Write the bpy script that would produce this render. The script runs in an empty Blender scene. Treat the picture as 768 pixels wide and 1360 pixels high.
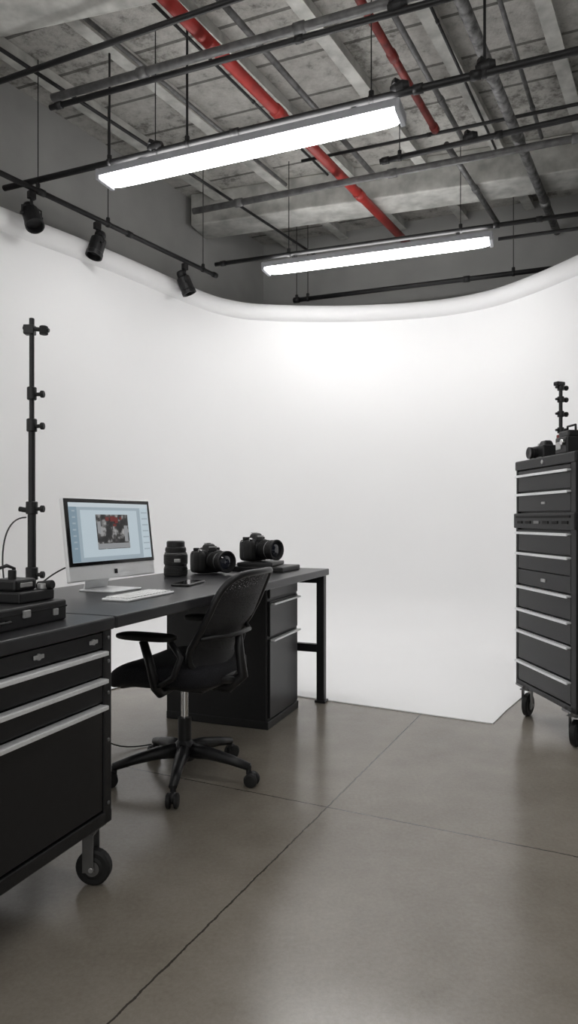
import bpy, bmesh, math, random
from mathutils import Vector, Matrix, Euler
random.seed(4)
S = bpy.context.scene
COL = S.collection
try:
    S.view_settings.view_transform = 'Standard'
except Exception:
    pass

# ------------------------------------------------------------ materials
def newmat(name):
    m = bpy.data.materials.new(name); m.use_nodes = True
    nt = m.node_tree
    return m, nt, nt.nodes['Principled BSDF']

def mat(name, col, rough=.5, metal=0., noise=0., nscale=20., bump=0., emis=None, estr=0., spec=.5, coat=0.):
    m, nt, b = newmat(name)
    b.inputs['Base Color'].default_value = (*col, 1)
    b.inputs['Roughness'].default_value = rough
    b.inputs['Metallic'].default_value = metal
    b.inputs['Specular IOR Level'].default_value = spec
    b.inputs['Coat Weight'].default_value = coat
    if emis:
        b.inputs['Emission Color'].default_value = (*emis, 1)
        b.inputs['Emission Strength'].default_value = estr
    tc = nt.nodes.new('ShaderNodeTexCoord')
    n = nt.nodes.new('ShaderNodeTexNoise'); n.inputs['Scale'].default_value = nscale
    n.inputs['Detail'].default_value = 5
    nt.links.new(tc.outputs['Object'], n.inputs['Vector'])
    if noise > 0:
        r = nt.nodes.new('ShaderNodeValToRGB')
        lo = tuple(c * (1 - noise) for c in col); hi = tuple(min(1, c * (1 + noise)) for c in col)
        r.color_ramp.elements[0].position = .3; r.color_ramp.elements[1].position = .7
        r.color_ramp.elements[0].color = (*lo, 1); r.color_ramp.elements[1].color = (*hi, 1)
        nt.links.new(n.outputs['Fac'], r.inputs['Fac']); nt.links.new(r.outputs['Color'], b.inputs['Base Color'])
    if bump > 0:
        bp = nt.nodes.new('ShaderNodeBump'); bp.inputs['Strength'].default_value = bump
        bp.inputs['Distance'].default_value = .01
        nt.links.new(n.outputs['Fac'], bp.inputs['Height']); nt.links.new(bp.outputs['Normal'], b.inputs['Normal'])
    return m

BLACK = mat('black_powdercoat', (.009, .009, .010), .38, noise=.15, nscale=60, bump=.05, spec=.35)
BLACKTOP = mat('black_worktop', (.015, .015, .017), .33, noise=.2, nscale=12, bump=.03, spec=.45)
DRAWER = mat('drawer_black', (.007, .007, .008), .30, noise=.15, nscale=40, spec=.36)
GAP = mat('seam_dark', (.003, .003, .003), .8)
ALU = mat('brushed_aluminium', (.84, .85, .86), .3, .4, noise=.06, nscale=90)
CHROME = mat('chrome', (.6, .6, .6), .18, 1.)
STEEL = mat('dark_steel', (.2, .2, .2), .35, .8, noise=.1)
RUB = mat('rubber_black', (.010, .010, .010), .6, noise=.2, spec=.35)
PLAST = mat('plastic_black', (.009, .009, .010), .42, noise=.15, nscale=50, spec=.4)
GLOSSB = mat('gloss_black', (.006, .006, .007), .12)
GLASS = mat('lens_glass', (.01, .012, .02), .04, coat=1.)
FABRIC = mat('seat_fabric', (.013, .013, .016), .85, noise=.35, nscale=180, bump=.2, spec=.3)
PIPEB = mat('pipe_black', (.013, .013, .014), .45, noise=.3, nscale=15, spec=.4)
PIPEG = mat('pipe_grey', (.14, .14, .14), .5, .3, noise=.35, nscale=18, bump=.15)
PIPEM = mat('pipe_mottled', (.18, .18, .18), .55, .3, noise=.7, nscale=22, bump=.3)
RED = mat('pipe_red', (.32, .024, .019), .45, noise=.25, nscale=10)
DRED = mat('pipe_dark_red', (.18, .022, .018), .5, noise=.45, nscale=14)
HOUS = mat('fixture_housing', (.42, .43, .46), .4, .2, noise=.05)
TUBE = mat('fluorescent_diffuser', (1, 1, 1), .5, emis=(1, .99, .98), estr=22.5)
UPL = mat('added_uplight_glow', (1, 1, 1), .5, emis=(1, .985, .97), estr=12.)  # glow for the added strip that brightens the ceiling
WHITE = mat('cyc_white', (.91, .91, .915), .8, noise=.008, nscale=1.2)
PLASTER = mat('plaster_grey', (.36, .36, .35), .85, noise=.1, nscale=2.2, bump=.15)
CONC = mat('beam_concrete', (.48, .48, .455), .85, noise=.28, nscale=8, bump=.5)
IMACS = mat('silver_shell', (.80, .81, .82), .32, .2, noise=.02)
KEYW = mat('keyboard_white', (.8, .8, .8), .45, noise=.03)
LABEL = mat('badge_silver', (.4, .4, .4), .35, .6, noise=.1)

def scr(name, col, s=1.):
    m = mat(name, tuple(c * .2 for c in col), .3, emis=col, estr=s); return m
SC_BG = scr('screen_background', (.32, .39, .44), .8)
SC_BAR = scr('screen_toolbar', (.50, .56, .60), .85)
SC_SIDE = scr('screen_sidebar', (.20, .28, .34), .8)
SC_WHITE = scr('screen_canvas', (.45, .53, .58), .85)

def screen_photo():
    m, nt, b = newmat('screen_photo')
    tc = nt.nodes.new('ShaderNodeTexCoord')
    n = nt.nodes.new('ShaderNodeTexNoise'); n.inputs['Scale'].default_value = 34; n.inputs['Detail'].default_value = 7
    nt.links.new(tc.outputs['Object'], n.inputs['Vector'])
    r = nt.nodes.new('ShaderNodeValToRGB')
    e = r.color_ramp.elements
    e[0].position = .42; e[0].color = (.008, .008, .009, 1)
    e[1].position = .64; e[1].color = (.34, .34, .34, 1)
    x = e.new(.52); x.color = (.05, .048, .048, 1)
    nt.links.new(n.outputs['Fac'], r.inputs['Fac'])
    b.inputs['Base Color'].default_value = (.02, .02, .02, 1)
    nt.links.new(r.outputs['Color'], b.inputs['Emission Color'])
    b.inputs['Emission Strength'].default_value = .8
    return m
SC_PIC = screen_photo()
SC_RED = scr('screen_photo_red', (.15, .02, .018), .7)
SC_GREY = scr('screen_photo_grey', (.26, .27, .28), .8)

def math_n(nt, op, a=None, b=None, c=None):
    n = nt.nodes.new('ShaderNodeMath'); n.operation = op
    for i, v in enumerate((a, b, c)):
        if v is None: continue
        if isinstance(v, (int, float)): n.inputs[i].default_value = v
        else: nt.links.new(v, n.inputs[i])
    return n.outputs[0]

def dotn(nt, vec, d):
    n = nt.nodes.new('ShaderNodeVectorMath'); n.operation = 'DOT_PRODUCT'
    nt.links.new(vec, n.inputs[0]); n.inputs[1].default_value = d
    return n.outputs['Value']

def floor_mat():
    m, nt, b = newmat('polished_concrete')
    tc = nt.nodes.new('ShaderNodeTexCoord'); v = tc.outputs['Object']
    def noise(s, d=6, r=.6):
        n = nt.nodes.new('ShaderNodeTexNoise'); n.inputs['Scale'].default_value = s
        n.inputs['Detail'].default_value = d; n.inputs['Roughness'].default_value = r
        nt.links.new(v, n.inputs['Vector']); return n.outputs['Fac']
    big = noise(.9, 3, .5); fine = noise(70, 8, .78); mid = noise(4, 6, .62)
    f = math_n(nt, 'ADD', math_n(nt, 'MULTIPLY', big, .42), math_n(nt, 'ADD', math_n(nt, 'MULTIPLY', mid, .26), math_n(nt, 'MULTIPLY', fine, .32)))
    r = nt.nodes.new('ShaderNodeValToRGB')
    r.color_ramp.elements[0].position = .34; r.color_ramp.elements[0].color = (.150, .131, .104, 1)
    r.color_ramp.elements[1].position = .66; r.color_ramp.elements[1].color = (.285, .260, .222, 1)
    nt.links.new(f, r.inputs['Fac'])
    wob = math_n(nt, 'MULTIPLY', math_n(nt, 'SUBTRACT', noise(25, 3), .5), .012)
    def line(d, c, w):
        x = math_n(nt, 'ABSOLUTE', math_n(nt, 'ADD', math_n(nt, 'SUBTRACT', dotn(nt, v, d), c), wob))
        return math_n(nt, 'LESS_THAN', x, w)
    l = math_n(nt, 'MAXIMUM', line((.8998, -.4364, 0), -1.045, .0032), line((.433, .9015, 0), 2.509, .003))
    mx = nt.nodes.new('ShaderNodeMix'); mx.data_type = 'RGBA'
    nt.links.new(math_n(nt, 'MULTIPLY', l, .85), mx.inputs['Factor'])
    nt.links.new(r.outputs['Color'], mx.inputs[6]); mx.inputs[7].default_value = (.02, .017, .014, 1)
    nt.links.new(mx.outputs[2], b.inputs['Base Color'])
    nt.links.new(math_n(nt, 'ADD', math_n(nt, 'MULTIPLY', mid, .16), .12), b.inputs['Roughness'])
    b.inputs['Specular IOR Level'].default_value = .8
    bp = nt.nodes.new('ShaderNodeBump'); bp.inputs['Strength'].default_value = .12; bp.inputs['Distance'].default_value = .002
    h = math_n(nt, 'SUBTRACT', math_n(nt, 'MULTIPLY', fine, .5), l)
    nt.links.new(h, bp.inputs['Height']); nt.links.new(bp.outputs['Normal'], b.inputs['Normal'])
    return m

def ceil_mat():
    m, nt, b = newmat('ceiling_concrete_planks')
    tc = nt.nodes.new('ShaderNodeTexCoord'); v = tc.outputs['Object']
    def noise(s, d=6, r=.6):
        n = nt.nodes.new('ShaderNodeTexNoise'); n.inputs['Scale'].default_value = s
        n.inputs['Detail'].default_value = d; n.inputs['Roughness'].default_value = r
        nt.links.new(v, n.inputs['Vector']); return n.outputs['Fac']
    n1 = noise(10, 8, .78); n2 = noise(2.0); n3 = noise(60, 4)
    f = math_n(nt, 'ADD', math_n(nt, 'MULTIPLY', n1, .65), math_n(nt, 'MULTIPLY', n2, .35))
    r = nt.nodes.new('ShaderNodeValToRGB'); e = r.color_ramp.elements
    e[0].position = .38; e[0].color = (.17, .165, .15, 1)
    e[1].position = .62; e[1].color = (.58, .57, .54, 1)
    x = e.new(.47); x.color = (.42, .41, .385, 1)
    nt.links.new(f, r.inputs['Fac'])
    d = math_n(nt, 'FRACT', math_n(nt, 'MULTIPLY', dotn(nt, v, (.366, .93, 0)), 1 / .42))
    g = math_n(nt, 'LESS_THAN', d, .06)
    mx = nt.nodes.new('ShaderNodeMix'); mx.data_type = 'RGBA'
    nt.links.new(math_n(nt, 'MULTIPLY', g, .75), mx.inputs['Factor'])
    nt.links.new(r.outputs['Color'], mx.inputs[6]); mx.inputs[7].default_value = (.06, .058, .05, 1)
    nt.links.new(mx.outputs[2], b.inputs['Base Color'])
    b.inputs['Roughness'].default_value = .9
    bp = nt.nodes.new('ShaderNodeBump'); bp.inputs['Strength'].default_value = .7; bp.inputs['Distance'].default_value = .02
    nt.links.new(math_n(nt, 'SUBTRACT', math_n(nt, 'ADD', n1, math_n(nt, 'MULTIPLY', n3, .2)), g), bp.inputs['Height'])
    nt.links.new(bp.outputs['Normal'], b.inputs['Normal'])
    return m

def mesh_fabric():
    m, nt, b = newmat('chair_mesh_fabric')
    b.inputs['Base Color'].default_value = (.016, .016, .018, 1); b.inputs['Roughness'].default_value = .7
    tc = nt.nodes.new('ShaderNodeTexCoord')
    w = nt.nodes.new('ShaderNodeTexVoronoi'); w.inputs['Scale'].default_value = 170
    nt.links.new(tc.outputs['Object'], w.inputs['Vector'])
    hole = math_n(nt, 'LESS_THAN', w.outputs['Distance'], .26)
    nt.links.new(math_n(nt, 'SUBTRACT', 1., hole), b.inputs['Alpha'])
    return m
MESHF = mesh_fabric()

# ------------------------------------------------------------ mesh accumulator
class M:
    def __init__(s): s.bm = bmesh.new(); s.mats = []; s.T = Matrix.Identity(4)
    def mi(s, m):
        if m not in s.mats: s.mats.append(m)
        return s.mats.index(m)
    def add(s, t, m, smooth, X=Matrix.Identity(4)):
        i = s.mi(m)
        for f in t.faces: f.material_index = i; f.smooth = smooth
        t.transform(s.T @ X)
        me = bpy.data.meshes.new('tmp'); t.to_mesh(me); t.free()
        s.bm.from_mesh(me); bpy.data.meshes.remove(me)
    def box(s, c, size, m, bev=.004, rot=(0, 0, 0), taper=1., seg=2):
        t = bmesh.new(); bmesh.ops.create_cube(t, size=1)
        for v in t.verts:
            k = taper if v.co.z > 0 else 1
            v.co = Vector((v.co.x * size[0] * k, v.co.y * size[1] * k, v.co.z * size[2]))
        b = min(bev, min(size) * .45)
        if b > 0: bmesh.ops.bevel(t, geom=t.edges[:], offset=b, segments=seg, affect='EDGES', profile=.5)
        s.add(t, m, False, Matrix.Translation(c) @ Euler(rot).to_matrix().to_4x4())
    def bbox(s, lo, hi, m, bev=.004):
        s.box([(a + b) / 2 for a, b in zip(lo, hi)], [abs(b - a) for a, b in zip(lo, hi)], m, bev)
    def beam(s, p, q, w, h, m, bev=.004):
        p, q = Vector(p), Vector(q); d = q - p
        X = Matrix.Translation((p + q) / 2) @ d.to_track_quat('X', 'Z').to_matrix().to_4x4()
        t = bmesh.new(); bmesh.ops.create_cube(t, size=1)
        for v in t.verts: v.co = Vector((v.co.x * d.length, v.co.y * w, v.co.z * h))
        if bev > 0: bmesh.ops.bevel(t, geom=t.edges[:], offset=min(bev, w * .4, h * .4), segments=2, affect='EDGES', profile=.5)
        s.add(t, m, False, X)
    def tube(s, pts, r, m, seg=12, closed=False, caps=True):
        pts = [Vector(p) for p in pts]; n = len(pts)
        rs = r if isinstance(r, (list, tuple)) else [r] * n
        t = bmesh.new(); rings = []; up = None
        for i, p in enumerate(pts):
            if closed: d = pts[(i + 1) % n] - pts[i - 1]
            else: d = pts[min(i + 1, n - 1)] - pts[max(i - 1, 0)]
            d.normalize()
            if up is None:
                up = Vector((0, 0, 1)) if abs(d.z) < .9 else Vector((1, 0, 0))
            up = (up - d * up.dot(d)).normalized(); sd = d.cross(up)
            rings.append([t.verts.new(p + (up * math.cos(a) + sd * math.sin(a)) * rs[i]) for a in [2 * math.pi * k / seg for k in range(seg)]])
        for i in range(n if closed else n - 1):
            A, B = rings[i], rings[(i + 1) % n]
            for k in range(seg):
                t.faces.new((A[k], A[(k + 1) % seg], B[(k + 1) % seg], B[k]))
        if caps and not closed:
            t.faces.new(rings[0]); t.faces.new(rings[-1][::-1])
        bmesh.ops.recalc_face_normals(t, faces=t.faces[:])
        s.add(t, m, True)
    def lathe(s, prof, c, axis, m, seg=28, smooth=True):
        t = bmesh.new(); rings = []
        for r, z in prof:
            r = max(r, 1e-5)
            rings.append([t.verts.new((r * math.cos(2 * math.pi * k / seg), r * math.sin(2 * math.pi * k / seg), z)) for k in range(seg)])
        for A, B in zip(rings, rings[1:]):
            for k in range(seg): t.faces.new((A[k], A[(k + 1) % seg], B[(k + 1) % seg], B[k]))
        t.faces.new(rings[0][::-1]); t.faces.new(rings[-1])
        bmesh.ops.remove_doubles(t, verts=t.verts[:], dist=5e-5)
        bmesh.ops.recalc_face_normals(t, faces=t.faces[:])
        X = Matrix.Translation(c) @ Vector(axis).to_track_quat('Z', 'Y').to_matrix().to_4x4()
        s.add(t, m, False, X)
    def cyl(s, p, q, r, m, seg=20):
        d = Vector(q) - Vector(p); L = d.length; b = min(r * .15, L * .2, .003)
        s.lathe([(0, 0), (r - b, 0), (r, b), (r, L - b), (r - b, L), (0, L)], p, d, m, seg)
    def se(s, c, size, m, e1=.4, e2=.4, rot=(0, 0, 0), nu=32, nv=16, fn=None):
        t = bmesh.new(); P = lambda w, e: math.copysign(abs(w) ** e, w)
        rings = []
        for j in range(nv + 1):
            ph = -math.pi / 2 + math.pi * j / nv; ring = []
            for i in range(nu):
                th = 2 * math.pi * i / nu
                co = Vector((size[0] / 2 * P(math.cos(ph), e1) * P(math.cos(th), e2), size[1] / 2 * P(math.cos(ph), e1) * P(math.sin(th), e2), size[2] / 2 * P(math.sin(ph), e1)))
                if fn: co = fn(co)
                ring.append(t.verts.new(co))
            rings.append(ring)
        for A, B in zip(rings, rings[1:]):
            for k in range(nu): t.faces.new((A[k], A[(k + 1) % nu], B[(k + 1) % nu], B[k]))
        bmesh.ops.remove_doubles(t, verts=t.verts[:], dist=1e-5)
        bmesh.ops.recalc_face_normals(t, faces=t.faces[:])
        s.add(t, m, True, Matrix.Translation(c) @ Euler(rot).to_matrix().to_4x4())
    def grid(s, fn, nu, nv, m, smooth=True):
        t = bmesh.new()
        V = [[t.verts.new(fn(i / nu, j / nv)) for j in range(nv + 1)] for i in range(nu + 1)]
        for i in range(nu):
            for j in range(nv): t.faces.new((V[i][j], V[i + 1][j], V[i + 1][j + 1], V[i][j + 1]))
        s.add(t, m, smooth)
    def build(s, name, parent=None, loc=(0, 0, 0), rz=0.):
        me = bpy.data.meshes.new(name); s.bm.to_mesh(me); s.bm.free()
        for m in s.mats: me.materials.append(m)
        o = bpy.data.objects.new(name, me); COL.objects.link(o)
        o.location = loc; o.rotation_euler = (0, 0, rz)
        if parent: o.parent = parent
        return o

def empty(name, loc=(0, 0, 0), rz=0.):
    e = bpy.data.objects.new(name, None); e.empty_display_size = .1
    COL.objects.link(e); e.location = loc; e.rotation_euler = (0, 0, rz); return e

def caster(m, x, y, top, r=.055, ang=0., wm=RUB):
    ca, sa = math.cos(ang), math.sin(ang)
    ox, oy = x + .025 * ca, y + .025 * sa
    m.box((x, y, top - .006), (.09, .09, .012), STEEL, .002)
    m.cyl((x, y, top - .03), (x, y, top - .01), .025, STEEL)
    m.box((x, y, top - .03), (.055, .056, .006), STEEL, .001, (0, 0, ang))
    for k in (-1, 1):
        px, py = ox - sa * .026 * k, oy + ca * .026 * k
        m.box((px - .010 * ca, py - .010 * sa, (r + top - .03) / 2), (.036, .004, top - .03 - r + .02), STEEL, .001, (0, 0, ang))
    ax = Vector((-sa, ca, 0))
    m.lathe([(0, 0), (r * .5, 0), (r * .62, .004), (r * .86, .004), (r, .009), (r, .031), (r * .86, .036), (r * .62, .036), (r * .5, .040), (0, .040)], Vector((ox, oy, r)) - ax * .020, ax, wm)
    for q in (-1, 1):
        m.lathe([(0, 0), (r * .42, 0), (r * .42, .001), (0, .001)], Vector((ox, oy, r)) + ax * .0205 * q, ax, STEEL)
    m.cyl(Vector((ox, oy, r)) - ax * .031, Vector((ox, oy, r)) + ax * .031, r * .14, LABEL)

# ------------------------------------------------------------ room shell
HC = 4.23
CX, CY = -.287, 7.6
dA = Vector((.5145, .8575, 0)); dB = Vector((.93, -.366, 0)).normalized()
m = M(); m.bbox((-7.5, -4, -.1), (8, 9, 0), floor_mat(), 0); m.build('floor')
m = M(); m.bbox((-7.5, -4, HC), (8, 9, HC + .1), ceil_mat(), 0); m.build('ceiling')
C = Vector((CX, CY, 0))
nl = Vector((-.8575, .5145, 0)); nb = Vector((.366, .93, 0)).normalized()
def wall(name, p, q, n, th=.12):
    m = M(); off = n * th / 2; mid = Vector((0, 0, HC / 2))
    m.beam(p + off + mid, q + off + mid, th, HC, PLASTER, 0)
    m.build(name)
wall('wall_left', C + dA * .15, C - dA * 12, nl)
B2 = C + dB * 7
wall('wall_back', C, B2, nb)
wall('wall_right', B2, B2 - dA * 9.5, -nl)

# ceiling joists and concrete beams
m = M()
for k in range(11):
    a = C + dB * (.35 + k * .62) - dA * .05; a.z = HC - .05
    m.beam(a, a - dA * 7.2, .05, .1, CONC, .004)
    a2 = a.copy(); a2.z = HC - .095
    m.beam(a2, a2 - dA * 7.2, .09, .012, CONC, .002)
m.build('ceiling_joists')
def concrete_beam(name, p, q, w, h, n):
    m = M(); p, q = Vector(p), Vector(q); n = Vector(n).normalized()
    m.beam(p + n * w / 2, q + n * w / 2, w, h, CONC, .012); m.build(name)
concrete_beam('ceiling_beam', (-.93, 6.41, 4.08), (4.6, 4.647, 4.08), .34, .30, (.304, .953, 0))
concrete_beam('ceiling_beam.001', (-2.3, 4.09, 4.08), (4.2, 2.29, 4.08), .36, .30, (-.266, -.964, 0))

# ------------------------------------------------------------ cyclorama
raw = [(-3.6, 1.7), (-2.9, 2.9), (-2.35, 3.83), (-1.90, 4.5), (-1.357, 5.24), (-.80, 6.14), (-.50, 6.42), (-.2, 6.52), (.481, 6.56), (1.255, 6.44), (1.757, 6.17), (2.04, 5.78), (2.27, 5.28), (2.55, 4.5), (2.72, 3.6), (2.78, 2.8)]
def catmull(P, n=10):
    out = []; P = [Vector((*p, 0)) for p in P]; P = [2 * P[0] - P[1]] + P + [2 * P[-1] - P[-2]]
    for i in range(1, len(P) - 2):
        for k in range(n):
            t = k / n; a, b, c, d = P[i - 1:i + 3]
            out.append(.5 * ((2 * b) + (c - a) * t + (2 * a - 5 * b + 4 * c - d) * t * t + (3 * b - a - 3 * c + d) * t ** 3))
    out.append(P[-2]); return out
path = catmull(raw)
for _ in range(8):
    path = [path[0]] + [(path[i - 1] + path[i] * 2 + path[i + 1]) / 4 for i in range(1, len(path) - 1)] + [path[-1]]
nrm = []
for i in range(len(path)):
    t = (path[min(i + 1, len(path) - 1)] - path[max(i - 1, 0)]).normalized()
    nrm.append(Vector((t.y, -t.x, 0)))
R = .48; sec = [(R + .04, .0068)]
for k in range(21):
    a = math.pi / 2 * k / 20
    sec.append((R - R * math.sin(a), .0068 + R - R * math.cos(a)))
for z in (1., 1.6, 2.2, 2.8, 3.08): sec.append((0, z))
cyc = empty('cyclorama')
m = M(); N = len(path) - 1; K = len(sec) - 1
m.grid(lambda u, v: path[round(u * N)] + nrm[round(u * N)] * sec[round(v * K)][0] + Vector((0, 0, sec[round(v * K)][1])), N, K, WHITE)
m.build('cyc_wall', cyc)
# thin back skin of the wall so it has thickness
m = M()
m.grid(lambda u, v: path[round(u * N)] - nrm[round(u * N)] * .03 + Vector((0, 0, 3.08 * (1 - v))), N, 4, WHITE)
m.build('cyc_back', cyc)
m = M()
m.tube([p + Vector((0, 0, 3.14)) - nrm[i] * .02 for i, p in enumerate(path)], .082, WHITE, 24)
m.build('rim_roll', cyc)
m = M(); t = bmesh.new()
poly = [(.054, 4.40), (1.146, 3.805), (1.30, 4.06), (1.62, 4.55), (2.05, 4.9), (2.2, 5.28), (1.95, 5.75), (1.65, 6.1), (1.2, 6.38), (.48, 6.5), (-.24, 6.45), (-.66, 6.2), (-1.30, 5.2), (-1.25, 5.1)]
vs = [t.verts.new((x, y, .001)) for x, y in poly]
f = t.faces.new(vs); t.normal_update()
if f.normal.z < 0: f.normal_flip()
ex = bmesh.ops.extrude_face_region(t, geom=[f])
for e in ex['geom']:
    if isinstance(e, bmesh.types.BMVert): e.co.z = .0064
bmesh.ops.recalc_face_normals(t, faces=t.faces[:])
m.add(t, WHITE, False); m.build('cyc_floor', cyc)

# ------------------------------------------------------------ pipes, with their couplings, hangers and clamps
def pipe(name, p, q, r, mt, coup=(), hang=(), clamps=(), ck=1.3):
    m = M(); p, q = Vector(p), Vector(q); m.tube([p, p.lerp(q, .5), q], r, mt, 16)
    d = (q - p).normalized()
    for c in coup:
        x = p.lerp(q, c); m.tube([x - d * r * 1.3, x + d * r * 1.3], r * ck, mt, 16)
    for c, hr in hang:
        x = p.lerp(q, c)
        m.cyl((x.x, x.y, x.z + r * .8), (x.x, x.y, HC - .002), hr, PIPEB, 8)
        m.cyl((x.x, x.y, x.z + r * .8), (x.x, x.y, x.z + r + .03), .015, PIPEB, 10)
        m.tube([x - d * .012, x + d * .012], r + .005, PIPEB, 14)
    for c in clamps:
        x = p.lerp(q, c)
        m.lathe([(0, -.05), (.02, -.05), (.034, -.02), (.034, .02), (.02, .05), (0, .05)], x + Vector((0, 0, .03)), d + Vector((0, 0, .1)), PIPEB)
        m.box(x + Vector((0, 0, .045)), (.09, .035, .03), PIPEB, .004, (0, .2, .4))
    m.build(name)
pipe('red_sprinkler_pipe', (-1.45, 2.16, 3.88), (1.31, 6.94, 3.88), .037, RED, (.5, .74), ck=1.18)
pipe('red_sprinkler_pipe.001', (.27, 3.50, 4.0), (1.085, 4.98, 4.0), .025, DRED, (.45, .97), ck=1.25)
pipe('ceiling_pipe', (.286, 2.48, 3.88), (2.545, 6.43, 3.88), .034, PIPEM, (.42, .6, .85), ck=1.2)
pipe('conduit', (.92, 3.33, 4.08), (1.94, 5.2, 4.08), .014, PIPEG, (.8,))
pipe('conduit.001', (-2.3, 2.95, 3.88), (.45, 7.28, 3.88), .012, PIPEB)
pipe('conduit.002', (-1.225, 3.84, 4.05), (-.026, 5.87, 4.05), .014, PIPEG, (.7,))
pipe('conduit.003', (.35, 3.44, 4.04), (1.35, 5.2, 4.04), .018, PIPEG, (.7,))
pipe('conduit.004', (-.45, 3.67, 4.05), (.73, 5.73, 4.05), .02, PIPEG, (.7,))
pipe('conduit.005', (1.15, 4.95, 3.89), (1.95, 6.3, 3.89), .022, PIPEG, (.5,))
pipe('conduit.006', (-.83, 3.76, 4.09), (.33, 5.78, 4.09), .010, PIPEB, (.5,))
pipe('conduit.007', (.10, 5.35, 3.98), (3.2, 4.13, 3.98), .012, PIPEB, (.3,))
pipe('conduit.008', (.55, 3.42, 4.1), (1.65, 5.4, 4.1), .009, PIPEB, (.3,))
pipe('ceiling_pipe.001', (-1.486, 4.26, 3.8), (1.6, 3.047, 3.8), .024, PIPEG, (.2, .5))
pipe('ceiling_pipe.002', (-1.49, 4.23, 3.72), (1.6, 3.02, 3.72), .017, PIPEB, (.02, .5), (), (.66,))
pipe('ceiling_pipe.003', (-2.05, 4.23, 3.8), (.6, 3.07, 3.8), .016, PIPEB)
pipe('ceiling_pipe.004', (.675, 5.02, 3.8), (2.6, 4.14, 3.8), .02, PIPEB, (.02, .4), ((.07, .0035),), (.31,))
pipe('ceiling_pipe.005', (-.82, 5.805, 3.79), (3.2, 4.21, 3.79), .026, PIPEG, (.1, .4, .7))
pipe('lighting_pipe', (-1.96, 4.663, 3.43), (2.6, 2.81, 3.43), .02, PIPEB, (.36, .58, .64),
     ((.178, .0075), (.248, .0035), (.294, .0075), (.528, .0035), (.649, .0075)), (.248, .56, .65))
pipe('lighting_pipe.001', (-.66, 6.06, 3.43), (3.0, 4.755, 3.43), .018, PIPEB, (.02, .62, .7), ((.18, .0035), (.55, .0035)))
pipe('lighting_pipe.002', (1.62, 5.245, 3.32), (3.0, 4.755, 3.32), .014, PIPEB)
pipe('lighting_pipe.003', (.045, 6.79, 3.345), (3.2, 5.58, 3.345), .022, PIPEB, (.01, .5), ((.01, .0035), (.045, .0035), (.62, .0035)))

# ------------------------------------------------------------ fluorescent fixtures
def fixture(name, p, q, z):
    p, q = Vector((*p, z)), Vector((*q, z)); d = q - p; L = d.length; c = (p + q) / 2
    e = empty(name, c, math.atan2(d.y, d.x))
    m = M()
    m.box((0, 0, .045), (L, .15, .045), HOUS, .006)
    for k in (-1, 1):
        m.box((k * (L / 2 - .012), 0, .028), (.03, .17, .07), HOUS, .008)
        m.beam((-L / 2, k * .08, .035), (L / 2, k * .08, .035), .008, .035, HOUS, .002)
        m.box((k * L * .36, 0, .088), (.03, .02, .040), PIPEB, .003)
    m.build('housing', e)
    m = M(); m.se((0, 0, .012), (L - .05, .145, .05), TUBE, .5, .12, nu=48); m.build('diffuser', e)
    m = M(); m.box((0, 0, .069), (L - .1, .10, .004), UPL, .001); m.build('added_uplight_strip', e)  # hidden glowing strip on the housing top, added to lift the ceiling
fixture('added_fill_light', (-1.19, 4.35), (.607, 3.62), 3.3)
fixture('added_fill_light', (-.21, 5.9), (1.584, 5.26), 3.3)
fixture('added_fill_light', (.3, 1.9), (2.1, 1.17), 3.3)  # this and the two below: out-of-view fixtures added as fill light
fixture('added_fill_light', (-1.6, .2), (.2, -.53), 3.3)
fixture('added_fill_light', (-3.6, 1.3), (-1.8, .57), 3.3)

# ------------------------------------------------------------ track + spots
tr0, tr1 = Vector((-2.1, 3.89, 3.35)), Vector((-.655, 6.12, 3.35))
pipe('lighting_track', tr0, tr1, .018, PIPEB, (.3, .6, .99), ((.29, .0035), (.52, .0035), (.93, .0035)))
def spot(x, y, ax):
    m = M(); ax = Vector(ax).normalized()
    m.box((0, 0, -.045), (.05, .035, .05), PIPEB, .004, (0, 0, .9))
    m.cyl((0, 0, -.11), (0, 0, -.05), .01, PIPEB)
    c = Vector((0, 0, -.18))
    sd = ax.cross(Vector((0, 0, 1))).normalized()
    m.tube([c + sd * .066, c + sd * .066 + Vector((0, 0, .05)), Vector((0, 0, -.11)), c - sd * .066 + Vector((0, 0, .05)), c - sd * .066], .006, PIPEB, 8)
    m.lathe([(0, -.10), (.034, -.10), (.04, -.085), (.04, -.055), (.056, -.04), (.058, .065), (.062, .07), (.062, .10), (.054, .10), (.048, .065), (0, .06)], c, ax, PLAST)
    m.cyl(c - sd * .075, c + sd * .075, .012, PLAST)
    m.build('track_spotlight', None, (x, y, 3.345))
spot(-1.708, 4.495, (.35, -.35, -.8)); spot(-1.405, 4.965, (-.2, -.2, -.9)); spot(-.886, 5.765, (.35, .1, -.85))

# ------------------------------------------------------------ desk frame: X along front, Y to the back
RZ = math.radians(69.0); O = (-.567, 2.18, 0); DZ = .84
e = empty('rolling_tool_cart', O, RZ); L = 1.25; D = .78
m = M()
m.bbox((-L, -.012, .80), (-.003, D, DZ), BLACKTOP, .006)
m.bbox((-L + .01, .02, .19), (-.012, D - .02, .80), BLACK, .004)
m.bbox((-L, 0, .185), (-.004, .04, .225), BLACK, .004)
m.bbox((-.045, 0, .185), (-.006, .04, .80), BLACK, .004)
m.bbox((-L, 0, .185), (-L + .04, .04, .80), BLACK, .004)
m.build('cabinet', e)
m = M()
for z0, z1 in [(.742, .797), (.655, .735), (.572, .648), (.23, .565)]:
    m.bbox((-L + .045, .002, z0 + .003), (-.05, .03, z1 - .003), DRAWER, .003)
for z in (.735, .648, .565):
    m.bbox((-L + .045, -.020, z - .006), (-.05, .012, z + .003), ALU, .003)
    m.bbox((-L + .045, -.022, z - .011), (-.05, -.016, z + .002), ALU, .002)
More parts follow.
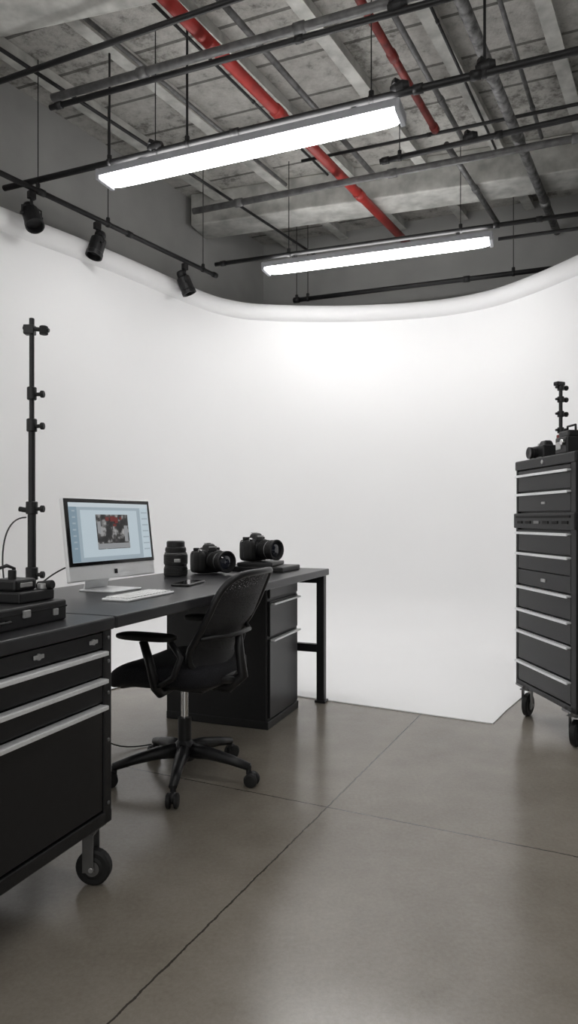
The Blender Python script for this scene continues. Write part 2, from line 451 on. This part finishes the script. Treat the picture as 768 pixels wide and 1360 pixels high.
for x in (-.10, -.34):
    m.cyl((x, .003, .772), (x, -.005, .772), .009, LABEL)
    m.box((x - .0, -.001, .772), (.04, .005, .012), LABEL, .002)
for z in (.25, .45, .6, .7, .775): m.cyl((-.025, .001, z), (-.025, -.004, z), .006, STEEL, 10)
m.build('drawers', e)
m = M()
for x, y in [(-.062, .055), (-.062, .68), (-L + .12, .055), (-L + .12, .68)]: caster(m, x, y, .188, .056, -1.3)
m.build('casters', e)

# workbench
e = empty('workbench', O, RZ); LE = 2.26
m = M(); m.bbox((.003, -.012, .80), (LE, D, DZ), BLACKTOP, .005)
m.bbox((.01, D - .03, .70), (LE - .02, D - .01, .80), BLACK, .003)
m.build('top', e)
m = M()
for y in (.03, D - .05):
    m.box((LE - .03, y, .40), (.05, .05, .80), BLACK, .004)
    m.box((LE - .03, y, .008), (.07, .07, .016), BLACK, .003)
m.bbox((LE - .05, .03, .315), (LE - .01, D - .05, .365), BLACK, .003)
m.bbox((LE - .05, .03, .75), (LE - .01, D - .05, .80), BLACK, .003)
m.build('leg_frame', e)
px0 = 1.58; px1 = px0 + .475
m = M()
m.bbox((px0, .13, .02), (px1, D - .02, .80), BLACK, .005)
m.bbox((px0 - .004, .12, .0), (px1 + .004, D - .02, .045), BLACK, .004)
m.bbox((px0 + .02, .118, .505), (px1 - .02, .14, .70), DRAWER, .004)
m.bbox((px0 + .02, .118, .055), (px1 - .02, .14, .49), DRAWER, .004)
m.bbox((px0 + .02, .118, .715), (px1 - .02, .14, .79), DRAWER, .004)
for z in (.69, .49):
    m.bbox((px0 + .03, .092, z - .010), (px1 - .03, .12, z + .002), ALU, .003)
m.build('pedestal_drawers', e)

def W(s, b, z=DZ):
    d = Vector((math.cos(RZ), math.sin(RZ), 0)); n = Vector((-math.sin(RZ), math.cos(RZ), 0))
    return Vector(O) + d * s + n * b + Vector((0, 0, z))

# ------------------------------------------------------------ desktop computer
e = empty('desktop_computer', (-.757, 2.965, DZ), math.radians(65.0))
m = M(); TL = Matrix.Translation((0, 0, .055)) @ Matrix.Rotation(math.radians(-7), 4, 'X'); m.T = TL
w, h = .565, .347
m.box((0, .008, h / 2), (w, .02, h), IMACS, .006, seg=3)
m.se((0, .02, h / 2), (w * .8, .05, h * .8), IMACS, .8, .8)
m.box((0, -.0035, h / 2 + .03), (w - .006, .005, h - .066), GLOSSB, .002)
m.box((0, -.004, .03), (.02, .003, .02), GLOSSB, .003)
zb, zt = .078, h - .02; zc = (zb + zt) / 2; sw = w - .045
m.box((0, -.0065, zc), (sw, .002, zt - zb), SC_BG, 0)
m.box((0, -.008, zt - .009), (sw, .002, .018), SC_BAR, 0)
m.box((-sw / 2 + .022, -.008, zc - .008), (.044, .002, zt - zb - .02), SC_SIDE, 0)
m.box((sw / 2 - .03, -.008, zc - .008), (.058, .002, zt - zb - .02), SC_WHITE, 0)
m.box((-.01, -.008, zc - .006), (sw - .15, .002, zt - zb - .05), SC_WHITE, 0)
m.box((.0, -.0095, zc), (.21, .002, .15), SC_PIC, 0)
m.box((0, -.0105, zc - .062), (.21, .002, .022), SC_GREY, 0)
m.box((.085, -.0105, zc - .01), (.022, .002, .07), SC_GREY, 0)
m.box((-.09, -.0105, zc + .02), (.02, .002, .05), SC_GREY, 0)
for px, pz, pw, ph in [(.0, .056, .03, .022), (.024, .05, .022, .026), (-.035, .056, .022, .016), (.012, .028, .02, .01), (.055, .058, .014, .012)]:
    m.box((px, -.0105, zc + pz), (pw, .002, ph), SC_RED, 0)
for k in range(7): m.box((sw / 2 - .03, -.0095, zt - .04 - k * .028), (.04, .002, .006), SC_BG, 0)
for k in range(7): m.box((-sw / 2 + .022, -.0095, zt - .035 - k * .026), (.018, .002, .006), SC_BG, 0)
m.T = Matrix.Identity(4)
m.build('display', e)
m = M()
m.box((0, .03, .004), (.19, .19, .008), IMACS, .003)
m.beam((0, .115, .006), (0, .055, .2), .15, .008, IMACS, .003)
m.build('stand', e)

def slab(name, c, rz, size, mt, extra=None):
    m = M(); m.box((0, 0, size[2] / 2), size, mt, min(.006, size[2] * .4))
    if extra: extra(m)
    m.build(name, None, c, rz)
def keys(m):
    for r in range(5):
        for k in range(14):
            m.box((-.14 + k * .0215, -.045 + r * .0225, .0125), (.018, .018, .004), KEYW, .001)
slab('keyboard', (-.60, 2.72, DZ), RZ, (.33, .125, .010), IMACS, keys)
slab('tablet', W(1.02, .30), RZ + .15, (.22, .09, .012), GLOSSB)

# ------------------------------------------------------------ lens and cameras
def zoomlens(name, c, s=1.):
    m = M(); m.T = Matrix.Scale(s, 4)
    m.lathe([(0, 0), (.048, 0), (.051, .004), (.051, .04), (.048, .043), (.048, .05), (.052, .053), (.052, .095), (.049, .098), (.049, .103), (.045, .106), (.045, .126), (.040, .129), (.040, .150), (.036, .155), (0, .155)], (0, 0, 0), (0, 0, 1), PLAST, 36)
    for z in (.008, .015, .022, .029, .058, .065, .072, .079, .086, .111, .117): m.lathe([(.0, 0), (.0525, 0), (.0532, .002), (.0525, .004), (0, .004)] if z < .1 else [(0, 0), (.0462, 0), (.0468, .002), (.0462, .004), (0, .004)], (0, 0, z), (0, 0, 1), RUB, 36)
    m.lathe([(0, 0), (.0495, 0), (.0495, .002), (0, .002)], (0, 0, .0995), (0, 0, 1), LABEL, 36)
    m.box((.03, -.03, .045), (.03, .014, .022), PLAST, .003, (0, 0, -.8))
    m.box((.0, -.05, .07), (.028, .012, .016), LABEL, .003)
    m.build(name, None, c, .3)
zoomlens('camera_lens', (-.624, 3.73, DZ), 1.24)

def dslr(name, c, rz, s=1.15, ln=.1, lr=.042):
    e = empty(name, c, rz)
    m = M(); m.T = Matrix.Scale(s, 4)
    m.se((0, 0, .05), (.15, .062, .1), PLAST, .35, .35)
    m.se((-.058, -.024, .05), (.042, .055, .092), RUB, .55, .6)
    m.box((.008, -.004, .108), (.062, .06, .036), PLAST, .01, taper=.62, seg=3)
    m.box((.008, .008, .127), (.022, .022, .004), CHROME, .001)
    m.box((.008, .034, .096), (.034, .016, .024), RUB, .005)
    m.cyl((-.052, .004, .097), (-.052, .004, .109), .014, PLAST)
    m.cyl((.057, .004, .097), (.057, .004, .108), .013, PLAST)
    m.cyl((-.062, -.034, .09), (-.064, -.04, .104), .008, CHROME, 14)
    m.box((0, .032, .048), (.085, .004, .058), GLOSSB, .002)
    for k in (-1, 1): m.tube([(k * .076, 0, .085), (k * .084, 0, .088), (k * .076, 0, .092)], .002, CHROME, 6)
    m.box((.008, -.031, .112), (.04, .004, .008), LABEL, .001)
    m.build('body', e)
    m = M(); m.T = Matrix.Scale(s, 4)
    q = ln
    m.lathe([(0, 0), (lr * .95, 0), (lr * .95, q * .12), (lr * .88, q * .14), (lr * .88, q * .2), (lr * 1.0, q * .24), (lr, q * .52), (lr * .93, q * .54), (lr * .93, q * .6), (lr * 1.03, q * .63), (lr * 1.03, q * .88), (lr * 1.1, q * .9), (lr * 1.1, q), (lr * .95, q), (lr * .86, q * .9), (lr * .5, q * .88), (0, q * .87)], (.008, -.026, .052), (0, -1, 0), PLAST, 36)
    for f in (.28, .34, .40, .46, .67, .73, .79, .84): m.lathe([(0, 0), (lr * 1.04, 0), (lr * 1.055, .0015), (lr * 1.04, .003), (0, .003)], (.008, -.026 - q * f, .052), (0, -1, 0), RUB, 36)
    m.lathe([(0, 0), (lr * .96, 0), (lr * .96, .002), (0, .002)], (.008, -.026 - q * .56, .052), (0, -1, 0), LABEL, 36)
    m.lathe([(0, .010), (lr * .3, .009), (lr * .6, .005), (lr * .8, 0), (0, -.002)], (.008, -.026 - q * .88, .052), (0, -1, 0), GLASS, 36)
    m.build('lens', e)
dslr('dslr_camera', (-.475, 3.92, DZ + .002), math.radians(44), 1.34, .105)
def lap(m):
    m.box((0, 0, .042), (.28, .22, .022), PLAST, .004, (0, 0, .12))
slab('closed_laptop', W(1.99, .34), RZ, (.30, .40, .030), PLAST, lap)
dslr('dslr_camera', (-.215, 4.19, DZ + .055), math.radians(50), 1.36, .105)

# case + gadget at left
e = empty('equipment_case', W(-.42, .19), RZ + math.radians(3))
m = M(); m.bbox((-.32, -.11, 0), (.31, .14, .062), PLAST, .006)
m.bbox((-.32, -.112, .04), (.31, .142, .044), GAP, .0005)
m.box((.12, -.114, .04), (.03, .008, .022), LABEL, .002); m.box((.25, -.114, .03), (.02, .008, .02), LABEL, .002)
m.tube([(-.05, -.112, .03), (-.04, -.135, .03), (.03, -.135, .03), (.04, -.112, .03)], .004, RUB, 8)
m.build('case_body', e)
e = empty('light_meter_console', W(-.195, .20, DZ + .063), RZ)
m = M(); m.box((0, 0, .016), (.15, .14, .032), PLAST, .005); m.box((-.01, .01, .05), (.09, .09, .036), PLAST, .008)
m.box((-.01, -.036, .05), (.05, .004, .014), LABEL, .002)
m.cyl((.05, -.045, .032), (.05, -.045, .05), .016, LABEL); m.cyl((.06, -.02, .04), (.06, -.075, .046), .014, RUB); m.cyl((-.03, -.0, .06), (-.03, -.0, .095), .012, RUB)
m.tube([(-.04, .05, .032), (-.045, .05, .095), (-.0, .05, .105), (.03, .05, .095), (.03, .05, .032)], .006, RUB, 8)
m.build('console_body', e)

# ------------------------------------------------------------ light stand
e = empty('light_stand', (-1.215, 3.2, 0))
m = M()
m.cyl((0, 0, .12), (0, 0, 1.2), .019, PLAST); m.cyl((0, 0, 1.15), (0, 0, 1.62), .0155, PLAST); m.cyl((0, 0, 1.6), (0, 0, 2.07), .0115, PLAST)
for z, r in [(.9, .028), (1.21, .027), (1.6, .024), (1.75, .022)]:
    m.cyl((0, 0, z - .035), (0, 0, z + .025), r, PLAST)
    m.cyl((0, 0, z - .01), (.055, -.01, z - .01), .009, RUB); m.cyl((.045, -.01, z - .01), (.062, -.01, z - .01), .017, RUB, 10)
m.cyl((0, 0, 1.19), (-.06, 0, 1.2), .012, RUB)
m.box((-.01, 0, 2.045), (.05, .04, .045), PLAST, .005); m.cyl((-.04, 0, 2.055), (.085, -.01, 2.04), .010, PLAST); m.cyl((.06, -.01, 2.02), (.06, -.01, 2.06), .02, RUB, 12)
m.cyl((0, 0, 2.05), (0, 0, 2.1), .012, PLAST)
m.build('column', e)
m = M()
for k in range(3):
    a = math.radians(100 + 120 * k); c, s_ = math.cos(a), math.sin(a)
    m.tube([(.02 * c, .02 * s_, .62), (.32 * c, .32 * s_, .01)], .011, PLAST, 10)
    m.tube([(.02 * c, .02 * s_, .22), (.185 * c, .185 * s_, .285)], .007, PLAST, 8)
m.cyl((0, 0, .58), (0, 0, .66), .032, PLAST); m.cyl((0, 0, .18), (0, 0, .25), .03, PLAST)
m.build('tripod_legs', e)
m = M()
def bez(a, b, c, d, n=18):
    a, b, c, d = map(Vector, (a, b, c, d))
    return [a * (1 - t) ** 3 + 3 * b * t * (1 - t) ** 2 + 3 * c * t * t * (1 - t) + d * t ** 3 for t in [i / n for i in range(n + 1)]]
m.tube(bez((-1.235, 3.18, 1.16), (-1.27, 3.0, 1.16), (-1.17, 2.72, 1.0), (-1.09, 2.62, .846)), .0035, RUB, 6)
m.tube(bez((-.95, 2.5, .846), (-1.05, 2.7, .86), (-.98, 2.9, .97), (-.86, 3.02, .97)), .0035, RUB, 6)
m.build('power_cable')
m = M()
m.tube(bez((-1.0, 3.35, .78), (-1.02, 3.3, .1), (-.95, 3.3, .0), (-.7, 3.45, .006)), .0035, RUB, 6)
m.build('floor_cable')

# ------------------------------------------------------------ office chair (local +Y faces the desk)
e = empty('office_chair', (-.465, 3.02, 0), RZ)
m = M()
for k in range(5):
    a = math.radians(-159 + 72 * k); c, s_ = math.cos(a), math.sin(a)
    m.tube([(.03 * c, .03 * s_, .125), (.12 * c, .12 * s_, .122), (.22 * c, .22 * s_, .104), (.31 * c, .31 * s_, .082)], [.034, .028, .022, .017], PLAST, 12)
    m.cyl((.305 * c, .305 * s_, .05), (.305 * c, .305 * s_, .09), .012, PLAST)
    w1 = Vector((.32 * c, .32 * s_, .03)); ax = Vector((-s_, c, 0))
    for q in (-1, 1):
        m.lathe([(0, -.010), (.022, -.010), (.03, -.006), (.03, .006), (.022, .010), (0, .010)], w1 + ax * .016 * q, ax, RUB)
    m.se(w1 + Vector((0, 0, .012)), (.04, .035, .045), PLAST, .8, .8)
m.lathe([(0, .085), (.045, .085), (.05, .1), (.048, .15), (.034, .165), (.03, .17), (.03, .27), (0, .27)], (0, 0, 0), (0, 0, 1), PLAST)
m.cyl((0, 0, .26), (0, 0, .43), .016, CHROME)
m.build('star_base', e)
m = M()
m.box((0, -.02, .43), (.18, .24, .05), PLAST, .01)
m.tube([(.05, .02, .43), (.2, .05, .42), (.24, .05, .42)], .007, PLAST, 8)
def seatf(c):
    c = c.copy(); c.z -= .05 * max(0, (c.y - .08) / .17) ** 2; c.z += .012 * (abs(c.x) / .24) ** 2; return c
m.se((0, .02, .488), (.50, .50, .11), FABRIC, .5, .38, fn=seatf, nu=48, nv=20)
m.se((0, .01, .452), (.46, .44, .05), PLAST, .5, .38, fn=seatf)
m.build('seat', e)
def by(b): return -.225 + .035 * math.sin(min(b / .55, 1) * math.pi) - .15 * max(0, b - .18) ** 1.15 / .82 ** 1.15
def backp(a, b, dy=0):
    hw = .195 + .035 * b + .025 * math.sin(math.pi * min(1, max(0, b)))
    return Vector((a * hw, by(b) + .055 * a * a + dy, .475 + b * .455))
m = M()
loop = []
for k in range(80):
    t = 2 * math.pi * k / 80; P = lambda w, ex: math.copysign(abs(w) ** ex, w)
    loop.append(backp(P(math.cos(t), .42), .5 + .5 * P(math.sin(t), .42)))
m.tube(loop, .014, PLAST, 10, closed=True)
m.build('back_frame', e)
m = M()
def bm_(u, v):
    b = .01 + v * .98; x = abs(2 * b - 1); hw = (1 - x ** 4.76) ** (1 / 4.76)
    return backp((2 * u - 1) * hw * .985, b)
m.grid(bm_, 32, 32, MESHF)
m.build('back_mesh', e)
m = M()
m.tube([(0, -.10, .43), (0, -.22, .425), (0, -.285, .48), (0, -.27, .58), (0, -.265, .66)], [.028, .026, .024, .02, .016], PLAST, 12)
m.tube([backp(-.95, .42, -.01), (-.1, -.27, .665), (0, -.275, .665), (.1, -.27, .665), backp(.95, .42, -.01)], .011, PLAST, 10)
m.tube([(-.16, -.18, .49), (0, -.25, .455), (.16, -.18, .49)], .018, PLAST, 10)
m.build('back_support', e)
m = M()
for k in (-1, 1):
    m.tube([(k * .08, -.02, .44), (k * .24, -.02, .435), (k * .285, -.03, .47), (k * .295, -.01, .56), (k * .285, .03, .655)], [.016, .02, .022, .019, .018], PLAST, 12)
    m.tube([(k * .285, -.03, .47), (k * .30, -.12, .52), (k * .295, -.15, .60), (k * .285, -.10, .655)], .013, PLAST, 10)
    m.se((k * .28, .02, .672), (.085, .27, .032), RUB, .6, .55)
m.build('armrests', e)

# ------------------------------------------------------------ right tool chest: X along front (far->near), Y into depth
rz = math.atan2(-1, .115)
e = empty('rolling_tool_chest', (1.34, 4.0, 0), rz)
L2, D2 = .665, .50
m = M()
m.bbox((.005, .02, .19), (L2 - .005, D2, 1.13), BLACK, .005)
m.bbox((.0, 0, .186), (L2, .03, .215), BLACK, .004)
m.bbox((0, 0, .186), (.022, .03, 1.11), BLACK, .003); m.bbox((L2 - .05, 0, .186), (L2, .03, 1.11), BLACK, .003)
m.bbox((-.006, -.012, 1.10), (L2 + .006, D2 + .005, 1.185), BLACK, .006)
m.bbox((.01, .02, 1.18), (L2 - .01, D2 - .01, 1.44), BLACK, .005)
m.bbox((.004, .0, 1.18), (.022, .03, 1.44), BLACK, .003); m.bbox((L2 - .05, 0, 1.18), (L2 - .004, .03, 1.44), BLACK, .003)
m.bbox((-.002, -.006, 1.435), (L2 + .002, D2 - .005, 1.49), BLACK, .008)
m.build('cabinet', e)
m = M()
rows = [(1.31, 1.43, 1.40), (1.195, 1.303, 1.292), (.97, 1.092, 1.074), (.868, .963, .955), (.778, .862, None), (.645, .772, .762), (.52, .64, .63), (.345, .514, .505), (.22, .339, .329)]
for z0, z1, hz in rows:
    m.bbox((.026, .002, z0), (L2 - .054, .03, z1), DRAWER, .003)
    if hz:
        m.bbox((.026, -.020, hz - .004), (L2 - .054, .010, hz + .006), ALU, .003)
        m.bbox((.026, -.022, hz - .008), (L2 - .054, -.015, hz + .006), ALU, .002)
m.cyl((L2 / 2, .01, 1.462), (L2 / 2, -.01, 1.462), .012, LABEL)
m.box((L2 / 2, 0, .82), (.05, .008, .018), LABEL, .002)
m.box((L2 / 2, 0, 1.24), (.04, .008, .012), LABEL, .002)
m.box((L2 * .5, -.014, 1.165), (L2 * .9, .006, .012), GAP, .001)
for k in range(6): m.box((.08 + k * .1, -.014, 1.135), (.06, .006, .016), STEEL if k == 2 else GAP, .002)
m.build('drawers', e)
m = M()
for x, y in [(.05, .04), (L2 - .08, .035), (.05, D2 - .06), (L2 - .08, D2 - .06)]: caster(m, x, y, .19, .066, 2.3)
m.build('casters', e)
TR = Matrix.Translation((1.34, 4.0, 0)) @ Matrix.Rotation(rz, 4, 'Z')
def Q(x, y, z=1.491): return TR @ Vector((x, y, z))
m = M()
m.box((0, 0, .04), (.17, .10, .08), PLAST, .006); m.box((.02, 0, .095), (.08, .06, .03), PLAST, .008, taper=.7)
m.lathe([(0, 0), (.030, 0), (.030, .03), (.034, .034), (.034, .05), (.028, .05), (0, .045)], (0, -.045, .04), (0, -1, 0), PLAST)
m.cyl((-.045, 0, .08), (-.045, 0, .1), .016, LABEL); m.box((0, -.052, .01), (.13, .004, .01), LABEL, .001)
m.build('medium_format_camera', None, Q(.12, .115), rz)
m = M()
m.box((0, 0, .045), (.12, .12, .09), PLAST, .008); m.box((0, 0, .105), (.10, .09, .035), PLAST, .008); m.box((-.02, -.062, .045), (.05, .006, .04), LABEL, .002)
m.tube([(-.04, 0, .12), (-.04, 0, .15), (.04, 0, .15), (.04, 0, .12)], .006, RUB, 8)
m.cyl((.03, -.06, .06), (.03, -.075, .06), .016, CHROME)
m.build('flash_power_pack', None, Q(.47, .085), rz)
m = M()
m.lathe([(0, 0), (.045, 0), (.045, .012), (.02, .02), (0, .02)], (0, 0, 0), (0, 0, 1), PLAST)
m.cyl((0, 0, .01), (0, 0, .40), .010, PLAST)
for z in (.15, .24, .32, .385):
    m.cyl((0, 0, z - .016), (0, 0, z + .016), .018, PLAST); m.cyl((-.035, 0, z), (.04, .0, z + .005), .007, RUB); m.cyl((.032, 0, z), (.046, 0, z), .014, RUB, 10)
m.box((-.01, 0, .405), (.055, .035, .022), PLAST, .005)
m.lathe([(0, .02), (.022, .02), (.024, .03), (.024, .09), (.018, .1), (0, .1)], (.0, 0, 0), (0, 0, 1), LABEL)
m.cyl((0, 0, .1), (0, 0, .125), .022, DRED)
m.build('clamp_stand', None, Q(.285, .125), .4)

# ------------------------------------------------------------ world + camera
w = bpy.data.worlds.new('world'); S.world = w; w.use_nodes = True
bg = w.node_tree.nodes['Background']; bg.inputs[0].default_value = (1, .99, .97, 1); bg.inputs[1].default_value = 1.15
cam = bpy.data.cameras.new('camera'); co = bpy.data.objects.new('camera', cam); COL.objects.link(co)
co.location = (0, 0, 1.15); co.rotation_euler = (math.radians(90), 0, 0)
cam.sensor_fit = 'VERTICAL'; cam.sensor_height = 36; cam.lens = 900 / 1360 * 36; cam.shift_y = 10 / 1360
cam.clip_start = .05
S.camera = co
